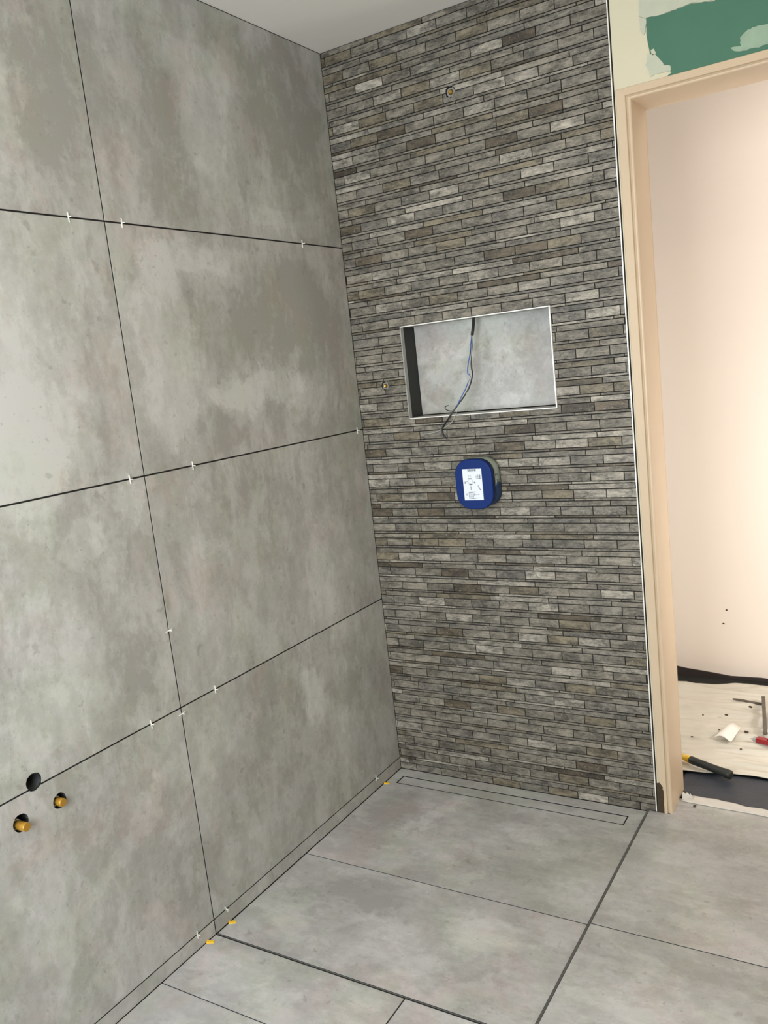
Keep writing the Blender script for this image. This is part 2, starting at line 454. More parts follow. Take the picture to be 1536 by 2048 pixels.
def strip_color():
    u = rnd.random()
    if u < 0.07: c, v = (0.098, 0.082, 0.058), rnd.uniform(0.75, 1.15)
    elif u < 0.17: c, v = (0.145, 0.130, 0.095), rnd.uniform(0.9, 1.2)
    elif u < 0.31: c, v = (0.240, 0.232, 0.206), rnd.uniform(0.95, 1.30)
    elif u < 0.50: c, v = (0.165, 0.160, 0.142), rnd.uniform(0.85, 1.1)
    else: c, v = (0.178, 0.169, 0.144), rnd.uniform(0.85, 1.15)
    return (c[0] * v * 1.0, c[1] * v * 0.955, c[2] * v * 0.90)


def strip(x0, x1, z0, z1):
    x0 = max(x0, 0.0015); x1 = min(x1, MX)
    if x1 - x0 < 0.004: return
    parts = [(x0, x1, z0, z1)]
    e = 0.0035
    if z1 > NZ0 - e and z0 < NZ1 + e and x1 > NX0 - e and x0 < NX1 + e:
        parts = []
        if x0 < NX0 - e: parts.append((x0, NX0 - e, z0, z1))
        if x1 > NX1 + e: parts.append((NX1 + e, x1, z0, z1))
        mx0, mx1 = max(x0, NX0 - e), min(x1, NX1 + e)
        if z0 < NZ0 - e: parts.append((mx0, mx1, z0, NZ0 - e))
        if z1 > NZ1 + e: parts.append((mx0, mx1, NZ1 + e, z1))
    o, c = toff(), strip_color()
    near = any(x0 - 0.03 < h[0] < x1 + 0.03 and z0 - 0.03 < h[1] < z1 + 0.03 for h in (H1, H2))
    dy = rnd.uniform(-0.0004, 0.0004)
    for p in parts:
        if p[1] - p[0] > 0.003 and p[3] - p[2] > 0.002:
            (mbh if near else mb).box(p[0], p[1], dy, 0.008, p[2], p[3], o, c)


def row(z0, z1, first, length):
    x = first - length * math.ceil(first / length)
    while x < MX:
        strip(x + GR / 2, x + length - GR / 2, z0 + GR / 2, z1 - GR / 2)
        x += length


# fragment of a module under the ceiling
row(2.4275, ZC - 0.001, 0.17, 0.2)
for i, zt in enumerate(tops):
    zb = tops[i + 1] if i + 1 < len(tops) else 0.001
    h = (zt - zb) if i + 1 < len(tops) else 0.052
    o = offs[i]
    row(max(zt - 0.52 * h, zb), zt, o % 0.1, 0.1)
    if i + 1 < len(tops):
        row(zt - 0.675 * h, zt - 0.52 * h, o + rnd.choice((0.18, 0.16, 0.10, 0.04)), 0.2)
        row(zb, zt - 0.675 * h, o + rnd.choice((0.03, 0.01, 0.13, 0.09)), 0.2)
wb = mb.build('wall_back', M['mosaic']); wbh = mbh.build('around_holes', M['mosaic'])
mb = MB(); mb.box(-0.13, W + 0.0005, 0.0025, 0.14, -0.03, ZC)  # black core paints the shade between strips and beside the edge profile
wbc = mb.build('joint_shade_core', M['joint_shade'], wb)
mb = MB(); mb.box(NX0 - 0.003, NX1 + 0.003, -0.05, 0.1, NZ0 - 0.003, NZ1 + 0.003); nc = mb.build('cutter', M['joint_shade'])
holes = [cyl('y', H1, 0.0165, -0.05, 0.06, 22, 0.08, 11), cyl('y', H2, 0.0145, -0.05, 0.06, 22, 0.08, 12)]
cut(wbh, holes); cut(wbc, [nc] + holes); drop(holes + [nc])
bm_ = bmesh.new(); bm_.from_mesh(wb.data); bm_.from_mesh(wbh.data); bm_.to_mesh(wb.data); bm_.free(); drop([wbh])
struct(wb)

# ---- plastered part of the back wall round the door
FX0, FX1 = 0.9255, 0.9650    # casing of the left jamb
FZ = 2.100; FZI = 2.0685
DX1 = 1.765                  # clear opening to the right
mb = MB()
mb.box(W, FX1 - 0.004, 0.002, TH - 0.004, -0.02, ZC)
mb.box(FX1 - 0.004, DX1 + 0.004, 0.002, TH - 0.004, FZI + 0.004, ZC)
mb.box(DX1 + 0.004, XR, 0.002, TH - 0.004, -0.02, ZC)
wd = struct(mb.build('wall_doorway', M['plaster']))


def Z5(px, py):   # a point of the plaster patch, read on the wall plane
    u = 1180 + px / 4.3146; v = py / 4.3146
    d = RIGHT * ((u - 768) / 1701.53) + DOWN * ((v - 1024) / 1701.53) + FWD
    t = -CAM_LOC.y / d.y
    p = CAM_LOC + d * t
    return (p.x, p.z)


def ragged(pts, amp, n, seed):
    q = random.Random(seed); out = []
    for i in range(len(pts)):
        a = Vector(pts[i]); b = Vector(pts[(i + 1) % len(pts)])
        k = max(1, int((b - a).length / n))
        for j in range(k):
            p = a.lerp(b, j / k)
            out.append((p.x + q.uniform(-amp, amp), p.y + q.uniform(-amp, amp)))
    return out


green = [Z5(480, 155), Z5(560, 142), Z5(640, 122), Z5(740, 80), Z5(870, 30), Z5(1070, 6), (1.35, 2.395), (1.62, 2.41), (1.70, 2.10), (1.20, 2.098), (1.05, 2.096),
         Z5(700, 625), Z5(660, 590), Z5(640, 560), Z5(580, 510), Z5(520, 480), Z5(508, 430), Z5(500, 360), Z5(488, 300)]
mb = MB(); mb.prism(ragged(green, 0.0012, 0.012, 5), 'y', 0.0005, 0.004)
gb = mb.build('green_plasterboard', M['greenboard'], wd)
smears = [
    [Z5(1290, 330), Z5(1360, 260), Z5(1450, 220), Z5(1536, 208), (1.40, 2.20), (1.42, 2.13), Z5(1536, 385), Z5(1420, 415), Z5(1300, 448), Z5(1235, 440), Z5(1215, 410), Z5(1300, 395)],
    [Z5(500, 470), Z5(560, 470), Z5(600, 500), Z5(640, 560), Z5(690, 570), Z5(705, 600), Z5(640, 628), Z5(560, 640), Z5(520, 660), Z5(480, 560)],
    [Z5(425, 150), Z5(482, 158), Z5(478, 270), Z5(460, 300), Z5(430, 260)],
    [Z5(520, 440), Z5(545, 415), Z5(570, 455), Z5(545, 475)],
    [Z5(425, 0), Z5(1070, 0), Z5(870, 28), Z5(740, 78), Z5(640, 118), Z5(560, 140), Z5(470, 152), Z5(424, 145)],
]
for i, s_ in enumerate(smears):
    mb = MB(); mb.prism(ragged(s_, 0.0016, 0.006, 20 + i), 'y', -0.0008, 0.004)
    mb.build('filler_patch', M['thin_filler' if i == 0 else 'plaster_light'], wd)
# broken masonry beside the foot of the jamb
mb = MB()
prof = [(0.9225, 0.006), (0.9225, 0.098), (0.931, 0.104), (0.940, 0.092), (0.943, 0.06), (0.9405, 0.035), (0.941, 0.006)]
mb.prism(ragged(prof, 0.0012, 0.006, 3), 'y', -0.0058, 0.004)
mb.build('broken_plaster', M['cavity'], wd)


# ---- door frame: flat casing, groove, rounded bead and deep reveal, mitred at the head
def frame_profile():
    # (inset across the face, depth y); inset 0 = outer edge, FX1-FX0 = clear opening
    w = FX1 - FX0
    pts = [(0.0, 0.004), (0.0, -0.0005), (0.0015, -0.0030), (w - 0.0150, -0.0050), (w - 0.0138, -0.0035), (w - 0.0125, 0.0005), (w - 0.0112, 0.0015)]
    for k in range(6):
        a = math.pi * (0.95 - k / 5 * 0.95)
        pts.append((w - 0.0055 + 0.0055 * math.cos(a), 0.0035 - 0.0055 * math.sin(a)))
    pts += [(w, 0.008), (w, 0.035), (w - 0.0012, 0.038), (w - 0.0012, TH - 0.004), (w, TH), (0.0, TH + 0.008), (0.0, TH - 0.004)]
    return pts


pr = frame_profile()
mb = MB(); rings = []
path = [((FX0, OUT), (1, 0)), ((FX0, FZ), (1, -1)), ((DX1 + (FX1 - FX0), FZ), (-1, -1)), ((DX1 + (FX1 - FX0), OUT), (-1, 0))]
for (ox, oz), (dx, dz) in path:
    n = len(mb.v)
    for (w_, d_) in pr:
        zz = oz + dz * w_ * ((FZ - FZI) / (FX1 - FX0)) if dz else oz
        mb.v.append((ox + dx * w_, d_, zz))
    rings.append(n)
for a, b2 in zip(rings, rings[1:]):
    for k in range(len(pr) - 1):
        mb.face((a + k, b2 + k, b2 + k + 1, a + k + 1))
d1 = mb.build('door_1', M['frame']); struct(d1)

# ---- edge profile closing the mosaic
mb = MB(); mb.box(MX + 0.0010, MX + 0.0040, -0.0018, 0.006, OUT, ZC - 0.001)
struct(mb.build('trim_1', M['alu']))

# ---- floor: tiles over dark open joints, slot for the linear drain
mb = MB()
DX0_, DX1_, DY0, DY1 = 0.0375, 0.8435, -0.1035, -0.0465
g2 = 0.0020


def ft(x0, x1, y0, y1, z=0.0, off=None): mb.box(x0, x1, y0, y1, z - 0.010, z, off or toff())


t1 = toff()
ft(0.002, WS - 0.006, DY1, -0.0015, 0, t1)
ft(0.002, DX0_, DY0, DY1, 0, t1)
ft(DX1_, WS - 0.006, -0.0862, DY1, 0, t1)
ft(DX1_, WS - 0.006, DY0, -0.0884, 0, t1)
ft(0.002, WS - 0.006, YA + g2, DY0, 0, t1)
ft(0.002, WS - 0.006, Y1 + 0.006, YA - g2)
t3 = toff()
ft(0.002, XJ - g2, YB + g2, Y1 - 0.004, 0.001, t3)
ft(XJ + g2, WS + 0.9, YB + 0.30 - 1.2, Y1 - 0.004, 0.001)
ft(0.002, XJ - g2, YF, YB - g2, 0.001)
ft(XJ + g2, XR, YF, YB + 0.30 - 1.2 - 2 * g2, 0.001)
t4 = toff()
ft(WS + 0.004, WS + 1.2, YA + g2, -0.004, OUT, t4)
ft(FX1 - 0.004, DX1 + 0.004, -0.004, 0.10, OUT, t4)
ft(WS + 0.004, WS + 1.2, Y1 - 0.004 + 2 * g2, YA - g2, OUT)
ft(WS + 1.2 + 2 * g2, XR, Y1, -0.004, OUT)
ft(WS + 0.9 + g2, XR, YB - 0.9 + 2 * g2, Y1 - g2, OUT)
fl = struct(mb.build('floor', M['tile_floor']))
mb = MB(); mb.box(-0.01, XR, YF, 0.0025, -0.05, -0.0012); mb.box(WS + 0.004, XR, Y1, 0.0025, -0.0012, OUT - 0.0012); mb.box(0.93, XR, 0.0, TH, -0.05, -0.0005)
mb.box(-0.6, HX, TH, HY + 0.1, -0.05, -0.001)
mb.build('screed', M['joint_shade'], fl)  # top kept near the tile face, its black is the painted joint shade

# ---- steel profiles round the shower tray
mb = MB()
mb.box(WS - 0.0016, WS - 0.0002, Y1 - 0.001, -0.006, -0.004, OUT)
mb.box(WS + 0.0012, WS + 0.0026, Y1 - 0.001, -0.006, -0.004, OUT + 0.0003)
mb.box(0.002, WS - 0.004, Y1 + 0.0012, Y1 + 0.0024, -0.004, 0.0008)
struct(mb.build('trim_2', M['steel']))

# ---- ceiling and unseen sides of the room
mb = MB(); mb.box(-0.12, XR + 0.1, YF - 0.1, TH - 0.004, ZC, ZC + 0.1); struct(mb.build('ceiling', M['ceiling']))
mb = MB(); mb.box(XR, XR + 0.1, YF - 0.1, TH - 0.004, -0.02, ZC); struct(mb.build('wall_right', M['white_room']))
mb = MB()
WX0, WX1, WZ0, WZ1 = 0.10, 1.40, 0.65, 2.05
mb.box(-0.12, WX0, YF - 0.12, YF, -0.02, ZC); mb.box(WX1, XR + 0.1, YF - 0.12, YF, -0.02, ZC)
mb.box(WX0, WX1, YF - 0.12, YF, -0.02, WZ0); mb.box(WX0, WX1, YF - 0.12, YF, WZ1, ZC)
struct(mb.build('wall_front', M['white_room']))
mb = MB()
for a in ((WX0, WX0 + 0.05, WZ0, WZ1), (WX1 - 0.05, WX1, WZ0, WZ1), (WX0, WX1, WZ0, WZ0 + 0.05), (WX0, WX1, WZ1 - 0.05, WZ1), (0.73, 0.77, WZ0, WZ1)):
    mb.box(a[0], a[1], YF - 0.08, YF - 0.03, a[2], a[3])
w1 = struct(mb.build('window_1', M['alu']))
mb = MB(); mb.box(WX0 + 0.05, WX1 - 0.05, YF - 0.06, YF - 0.055, WZ0 + 0.05, WZ1 - 0.05); mb.build('pane', M['glass'], w1)

# ---- hallway shell
mb = MB(); mb.box(-0.6, HX, HY, HY + 0.1, -0.02, 2.6); struct(mb.build('wall_hall', M['hallwall']))
mb = MB(); mb.box(-0.7, -0.6, TH, HY + 0.1, -0.02, 2.6); struct(mb.build('wall_hall_left', M['hallwall']))
mb = MB(); mb.box(HX, HX + 0.1, TH, HY + 0.1, -0.02, 2.6); struct(mb.build('wall_hall_right', M['hallwall']))
mb = MB(); mb.box(-0.7, HX + 0.1, TH - 0.004, HY + 0.1, 2.6, 2.7); struct(mb.build('ceiling_hall', M['ceiling']))
mb = MB()
pts = [(-0.6, -0.001)] + [(-0.6, 0.05)]
for k in range(60):
    x = -0.6 + 3.5 * k / 59
    h = 0.012 + 0.028 * max(0.0, min(1.0, (0.93 - x) / 0.25)) + 0.002 * math.sin(x * 31) + 0.0012 * math.sin(x * 83)
    pts.append((x, h))
pts += [(HX, -0.001)]
pts.pop(1)
mb.prism(pts, 'y', HY - 0.006, HY)
struct(mb.build('baseboard_hall', M['dark_skirt']))

# ------------------------------------------------------------------ wall niche
D = 0.088
ni = empty('wall_niche', (NX0, 0, NZ0))
tag(ni, 'rectangular shelf recess lined with cement-look tile in the brown stone wall', 'wall niche')
nio = Vector((-NX0, 0, -NZ0))


def at_root(o, root):
    o.parent = root; o.matrix_parent_inverse = Matrix.Translation(-root.location); return o


mb = MB(); mb.box(NX0 + 0.001, NX1, D, D + 0.008, NZ0 + 0.0035, NZ1, toff()); at_root(mb.build('back_tile', M['tile_small']), ni)
mb = MB(); mb.box(NX0, NX1, 0.0, D + 0.004, NZ0 - 0.003, NZ0, toff()); at_root(mb.build('bottom_ledge', M['tile_small']), ni)
mb = MB(); mb.box(NX1, NX1 + 0.003, 0.0, D + 0.008, NZ0, NZ1, toff()); at_root(mb.build('side_panel', M['tile_small']), ni)
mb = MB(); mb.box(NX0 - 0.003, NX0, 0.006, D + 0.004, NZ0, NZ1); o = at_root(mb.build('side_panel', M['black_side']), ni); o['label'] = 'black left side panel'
mb = MB(); mb.box(NX0 - 0.003, NX1 + 0.003, 0.0, D + 0.008, NZ1, NZ1 + 0.003, toff()); at_root(mb.build('top_panel', M['tile_small']), ni)
mb = MB(); e = 0.0022
mb.box(NX0 - e, NX0 + 0.0008, -0.0016, 0.016, NZ0 - e, NZ1 + e); o = at_root(mb.build('edge_profile', M['grey_alu']), ni); o['label'] = 'dull grey left edge profile'
mb = MB()
mb.box(NX1 - 0.0012, NX1 + e, -0.0022, 0.006, NZ0 - e, NZ1 + e)
mb.box(NX0, NX1, -0.0016, 0.006, NZ1 - 0.0006, NZ1 + e); mb.box(NX0, NX1, -0.0016, 0.004, NZ0 - e, NZ0 + 0.0003)
at_root(mb.build('edge_profile', M['alu']), ni)


# ------------------------------------------------------------------ cable hanging in the niche
def px(u, v, y):
    d = RIGHT * ((u - 768) / 1701.53) + DOWN * ((v - 1024) / 1701.53) + FWD
    return CAM_LOC + d * ((y - CAM_LOC.y) / d.y)


def pz(u, v, z):
    d = RIGHT * ((u - 768) / 1701.53) + DOWN * ((v - 1024) / 1701.53) + FWD
    return CAM_LOC + d * ((z - CAM_LOC.z) / d.z)


c0 = px(947, 634, 0.045); c0.z = NZ1
cb = empty('electric_cable', c0)
tag(cb, 'black conduit with blue and black wires hanging out of the niche', 'electric cable')
c1 = px(944, 671, 0.040)
mb = MB(); cp = []; cr = []
for k in range(57):
    t = k / 56
    cp.append(c0.lerp(c1, t) + Vector((0.0015 * math.sin(t * 3), 0, 0))); cr.append(0.0058 if k % 4 < 2 else 0.0044)
mb.tube(cp, cr, 12); at_root(mb.build('conduit', M['wire_black']), cb)


def wire(pts, r, mat, name='wire', label=None):
    mb = MB(); mb.tube(smooth_path([px(*p) for p in pts], 7), r, 8)
    o = at_root(mb.build(name, mat), cb)
    if label: o['label'] = label


wire([(944, 668, .040), (944, 690, .038), (942, 712, .034), (943, 735, .030), (945, 748, .026), (940, 770, .018), (930, 790, .008), (914, 812, -.004),
      (905, 825, -.010), (896, 838, -.010), (888, 850, -.007), (884, 860, -.006), (886, 870, -.006), (893, 877, -.004)], 0.0024, M['wire_black'], label='black wire')
wire([(944, 668, .042), (941, 690, .040), (940, 706, .036), (936, 730, .030), (935, 745, .028), (940, 752, .026), (936, 765, .020), (930, 780, .012), (921, 797, .002),
      (912, 815, -.006), (906, 824, -.009)], 0.0016, M['wire_blue'], label='blue wire')
wire([(945, 668, .038), (943, 700, .034), (940, 730, .028), (941, 742, .028), (938, 760, .020), (934, 785, .010), (926, 800, .002), (915, 818, -.006), (911, 830, -.008), (902, 846, -.006),
      (886, 857, -.005), (868, 865, -.005), (846, 868, -.004)], 0.0009, M['wire_grey'], label='thin pale wire')
wire([(907, 822, -.008), (899, 822, -.006), (892, 819, -.004), (890, 815, -.004), (893, 812, -.004), (897, 811, -.004)], 0.0015, M['wire_black'], label='hooked end of the black wire')

# ------------------------------------------------------------------ blue built-in mixer box
bxc = Vector((0.433, 0, 1.0525))
bx = empty('mixer_rough_in_box', bxc)
tag(bx, 'blue rounded rough-in box for the shower mixer with white diagram label', 'mixer box')


def rrect(hx, hz, r, seg=10, cx=0, cz=0):
    out = []
    for (sx, sz, a0) in ((1, 1, 0), (-1, 1, 90), (-1, -1, 180), (1, -1, 270)):
        for k in range(seg + 1):
            a = math.radians(a0 + 90 * k / seg)
            out.append((cx + sx * (hx - r) + r * math.cos(a), cz + sz * (hz - r) + r * math.sin(a)))
    return out


FD = -0.070


def loft(sections, name, mat, parent):
    mb = MB(); rings = []
    for (pts, y) in sections:
        rings.append(len(mb.v)); mb.v += [(p[0], y, p[1]) for p in pts]
    k = len(sections[0][0])
    for a, b in zip(rings, rings[1:]):
        for i in range(k):
            j = (i + 1) % k; mb.face((a + i, b + i, b + j, a + j), smooth=True)
    mb.face(range(rings[0], rings[0] + k)); mb.face(range(rings[-1] + k - 1, rings[-1] - 1, -1))
    return mb.build(name, mat, parent)


hx_, hz_ = 0.0630, 0.0790
loft([(rrect(hx_ - 0.003, hz_ - 0.003, 0.045), FD), (rrect(hx_ - 0.001, hz_ - 0.001, 0.047), FD + 0.001), (rrect(hx_, hz_, 0.048), FD + 0.004), (rrect(hx_, hz_, 0.048), FD + 0.022),
      (rrect(hx_ - 0.002, hz_ - 0.002, 0.046), FD + 0.022)], 'cover', M['blue'], bx)
loft([(rrect(hx_ - 0.002, hz_ - 0.002, 0.046), FD + 0.0222), (rrect(hx_ - 0.0015, hz_ - 0.0015, 0.046), -0.012), (rrect(hx_ - 0.0005, hz_ - 0.0005, 0.047), -0.001)], 'body', M['smeared'], bx)
LX0, LX1, LZ0, LZ1 = 0.3975 - bxc.x, 0.4628 - bxc.x, 1.0030 - bxc.z, 1.1015 - bxc.z
mb = MB(); mb.box(LX0, LX1, FD - 0.0006, FD, LZ0, LZ1); lab = mb.build('label_sheet', M['paper'], bx)
lab['label'] = 'white printed label with installation diagram'
mb = MB(); yi = FD - 0.0009


def lp(u, v): return (LX0 + (LX1 - LX0) * u, LZ1 - (LZ1 - LZ0) * v)


def ink(u0, v0, u1, v1):
    a = lp(u0, v0); b = lp(u1, v1); mb.box(min(a[0], b[0]), max(a[0], b[0]), yi, FD - 0.0005, min(a[1], b[1]), max(a[1], b[1]))


def ring(u, v, ru, rv, th=0.0006, sq=None):
    c = lp(u, v); hx = ru * (LX1 - LX0); hz = rv * (LZ1 - LZ0)
    o = rrect(hx, hz, min(hx, hz) * (sq or 0.999), 5, *c); i_ = rrect(hx - th, hz - th, (min(hx, hz) - th) * (sq or 0.999), 5, *c)
    n = len(mb.v); k = len(o)
    mb.v += [(p[0], yi, p[1]) for p in o] + [(p[0], yi, p[1]) for p in i_]
    for q in range(k):
        j = (q + 1) % k; mb.face((n + q, n + j, n + k + j, n + k + q))


ring(0.38, 0.40, 0.13, 0.085, 0.0006)
ink(0.27, 0.30, 0.46, 0.316); ink(0.30, 0.485, 0.48, 0.50)
for u in (0.33, 0.43): ink(u - .006, 0.20, u + .006, 0.235); ink(u - .006, 0.25, u + .006, 0.27)
ink(0.16, 0.40, 0.25, 0.408); ink(0.51, 0.42, 0.62, 0.428)
for u, v in ((0.10, 0.42), (0.62, 0.425)): ink(u - .008, v - .03, u + .010, v); ink(u - .022, v, u + .022, v + .045)
ink(0.385, 0.51, 0.395, 0.68); ink(0.365, 0.66, 0.415, 0.672); ink(0.365, 0.56, 0.372, 0.64); ink(0.408, 0.56, 0.415, 0.64)
for k, v in enumerate((0.20, 0.235, 0.27, 0.305)): ink(0.68, v, 0.82, v + .008); ink(0.86, v - .008, 0.93, v + .014); ink(0.80, v - .015, 0.82, v + .006)
for k in range(4): ink(0.73 + 0.035 * k, 0.54 + 0.038 * k, 0.83 + 0.03 * k, 0.548 + 0.038 * k); ink(0.76 + 0.03 * k, 0.56 + 0.035 * k, 0.80 + 0.03 * k, 0.575 + 0.035 * k)
ring(0.37, 0.84, 0.125, 0.085, 0.0008, 0.35); ring(0.37, 0.84, 0.085, 0.055, 0.0006, 0.5); ring(0.37, 0.84, 0.035, 0.026, 0.0006)
for k in range(8): ink(0.24 + 0.045 * k, 0.735, 0.268 + 0.045 * k, 0.752)
ink(0.55, 0.73, 0.60, 0.75); ink(0.54, 0.78, 0.555, 0.87); ink(0.50, 0.83, 0.70, 0.837); ink(0.12, 0.79, 0.155, 0.82); ink(0.13, 0.82, 0.145, 0.86)
for k in range(5): ink(0.24 + 0.06 * k, 0.935, 0.28 + 0.06 * k, 0.945)
ink(0.34, 0.95, 0.62, 0.957); ink(0.68, 0.925, 0.78, 0.93); ink(0.40, 0.085, 0.56, 0.095); ink(0.72, 0.83, 0.80, 0.837)
mb.build('printed_diagram', M['ink'], lab)
tcu = bpy.data.curves.new('heading', 'FONT'); tcu.body = 'GROHE'; tcu.size = 0.0085; tcu.align_x = 'CENTER'; tcu.extrude = 0.0001; tcu.offset = 0.00022
tob = bpy.data.objects.new('heading_tmp', tcu); COL.objects.link(tob)
tme = bpy.data.meshes.new_from_object(tob.evaluated_get(bpy.context.evaluated_depsgraph_get()))
bpy.data.objects.remove(tob)
tme.materials.clear(); tme.materials.append(M['ink'])
to = bpy.data.objects.new('printed_heading', tme); COL.objects.link(to); to.parent = lab
cx_, cz_ = lp(0.50, 0.070)
to.location = (cx_, FD - 0.0009, cz_); to.rotation_euler = (math.pi / 2, 0, 0)


# ------------------------------------------------------------------ pipe connections
def brass_outlet(c, r, label, seed):
    root = empty('wall_outlet', (c[0], 0.006, c[1]))
    tag(root, label, 'pipe outlet', 'capped brass outlets in the stone strip wall')
    mb = MB(); pts = [(0.80 * r * math.cos(a * math.pi / 12), 0.80 * r * math.sin(a * math.pi / 12)) for a in range(24)]
    inn = [(p[0] * 0.62, p[1] * 0.62) for p in pts]
    n = len(mb.v); ys = (0.006, 0.0, 0.0, 0.02)
    for q, y in ((pts, 0.02), (pts, 0.0), (inn, 0.0), (inn, 0.02)): mb.v += [(p[0], y, p[1]) for p in q]
    for s in range(3):
        for i in range(24):
            j = (i + 1) % 24; mb.face((n + 24 * s + i, n + 24 * (s + 1) + i, n + 24 * (s + 1) + j, n + 24 * s + j), smooth=(s != 1))
    mb.build('sleeve', M['mortar'], root)
    mb = MB(); mb.tube([(0, 0.02, 0), (0, -0.004, 0), (0, -0.007, 0)], [r * 0.42, r * 0.42, r * 0.30], 16)
    pl = mb.build('plug', M['brass'], root)
    mb = MB(); mb.box(-r * 0.13, r * 0.13, -0.011, -0.006, -r * 0.13, r * 0.13); bevel(mb.build('square_key', M['brass'], pl), 0.0006)
    q = random.Random(seed); mb = MB()
    for k in range(16):
        a = q.uniform(0, 6.28); rr = r * q.uniform(0.85, 1.12); s = q.uniform(0.0006, 0.0018)
        x, z = rr * math.cos(a), rr * math.sin(a)
        mb.box(x - s, x + s, -0.0075, -0.0045, z - s, z + s * 0.8)
    o = mb.build('mortar_crumbs', M['mortar'], root); o['kind'] = 'stuff'


brass_outlet(H1, 0.0165, 'small brass outlet high on the stone wall under the ceiling', 1)
brass_outlet(H2, 0.0145, 'small brass outlet left of the niche beside the corner', 2)


def capped_stub(y, z, out, r, label, tilt):
    root = empty('capped_water_pipe', (-0.018, y, z))
    tag(root, label, 'water pipe', 'capped water pipes in the left tiled wall')
    root.rotation_euler = (0, 0, tilt)
    mb = MB(); mb.tube([(-0.03, 0, 0), (0.006, 0, 0)], 0.0125, 8); bevel(mb.build('nut', M['steel'], root), 0.001)
    mb = MB(); mb.tube([(-0.03, 0, 0), (0.018, 0, 0)], 0.0085, 20); mb.build('pipe', M['brass'], root)
    mb = MB(); x1 = 0.02 + out
    mb.tube([(0.010, 0, 0), (0.0105, 0, 0), (x1 - 0.0015, 0, 0), (x1, 0, 0)], [r * 0.9, r, r, r * 0.9], 12)
    mb.build('cap', M['cap'], root)


capped_stub(-1.3800, 0.5825, 0.010, 0.0095, 'yellow capped water pipe, the one just below the dark round hole', 0.06)
capped_stub(-1.4790, 0.5800, 0.019, 0.0098, 'yellow capped water pipe nearest the left edge of the photo', 0.06)
mb = MB()
n = 28
for r_, x_ in ((0.0185, -0.060), (0.0185, -0.003), (0.0168, -0.003), (0.0168, -0.060)):
    mb.v += [(x_, r_ * math.cos(2 * math.pi * k / n), r_ * math.sin(2 * math.pi * k / n)) for k in range(n)]
for s in range(3):
    for i in range(n):
        j = (i + 1) % n; mb.face((n * s + i, n * (s + 1) + i, n * (s + 1) + j, n * s + j), smooth=(s != 1))
mb.face([3 * n + k for k in range(n)])
dp = mb.build('waste_pipe', M['pipe']); dp.location = (0, -1.4295, 0.6545)
tag(dp, 'black open waste pipe in a round hole on the tile joint', 'pipe')

# ------------------------------------------------------------------ linear drain
dr = empty('shower_drain', (DX0_, DY0, 0))
tag(dr, 'long narrow tiled drain cover at the foot of the stone wall', 'drain')
mb = MB(); mb.box(DX0_ + 0.0055, DX1_ - 0.0045, DY0 + 0.0058, DY1 - 0.0066, -0.0085, -0.0006, t1)
at_root(mb.build('cover_tile', M['tile_floor']), dr)
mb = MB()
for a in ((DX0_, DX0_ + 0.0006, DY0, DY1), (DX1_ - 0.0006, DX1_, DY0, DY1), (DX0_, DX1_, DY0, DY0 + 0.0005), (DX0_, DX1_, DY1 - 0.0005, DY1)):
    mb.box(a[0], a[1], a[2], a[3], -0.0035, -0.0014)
at_root(mb.build('channel_frame', M['joint_shade']), dr)  # black colour stands for the shade in the drain slot


# ------------------------------------------------------------------ tile spacers and wedges
def make_spacer():
    mb = MB(); w, t, l = 0.00095, 0.0010, 0.0112
    pts = [(-w, -l), (w, -l), (w, -w), (0.0095, -w), (0.0095, w), (w, w), (w, l), (-w, l), (-w, w), (-0.004, w), (-0.004, -w), (-w, -w)]
    # plane x (out of the wall) / z, thin in y
    mb.prism([(p[0] + 0.0014, p[1]) for p in pts], 'y', -t, t)
    return mb.build('tile_spacer', M['spacer'])


sp0 = make_spacer()
spots = [
    ('h', -1.0974, 1, 3, 'white cross spacer in the top joint, left of the upright joint', 0.05),
    ('h', -0.9431, 1, 3, 'white cross spacer in the top joint, just right of the upright joint', -0.05),
    ('h', -0.2217, 1, 3, 'white cross spacer in the top joint, nearest the stone wall', 0.0),
    ('h', -1.0421, 1, 2, 'white cross spacer in the second joint, left of the upright joint', 0.08),
    ('h', -0.8280, 1, 2, 'white cross spacer in the second joint, right of the upright joint', 0.0),
    ('h', -0.0347, 1, 2, 'white cross spacer in the second joint, tight to the corner', 0.05),
    ('v', 0.8488, 1, 0, 'white cross spacer halfway up the upright joint, above the third joint', 0.1),
    ('v', 0.6267, 1, 0, 'white cross spacer in the upright joint, just under the third joint', 0.1),
    ('h', -1.0973, 1, 1, 'white cross spacer in the third joint, left of the upright joint', 0.1),
    ('h', -0.8664, 1, 1, 'white cross spacer in the third joint, right of the upright joint', 0.0),
    ('h', -0.1666, 1, 0, 'white cross spacer above the base strip, nearest the stone wall', 0.05),
    ('h', -0.9466, 1, 0, 'white cross spacer above the base strip, right of the upright joint', 0.4),
    ('h', -1.0592, 1, 0, 'white cross spacer above the base strip, left of the upright joint', 0.0),
]
for i, (k, a, s, lvl, lb, tw) in enumerate(spots):
    o = sp0 if i == 0 else sp0.copy()
    if i: COL.objects.link(o)
    if k == 'h':
        o.location = (0, a, B + 0.6 * lvl); o.rotation_euler = (tw, 0, 0)
    else:
        o.location = (0, Y1, a); o.rotation_euler = (math.pi / 2 + tw, 0, 0)
    tag(o, lb, 'tile spacer', 'white tile spacers on the left wall')

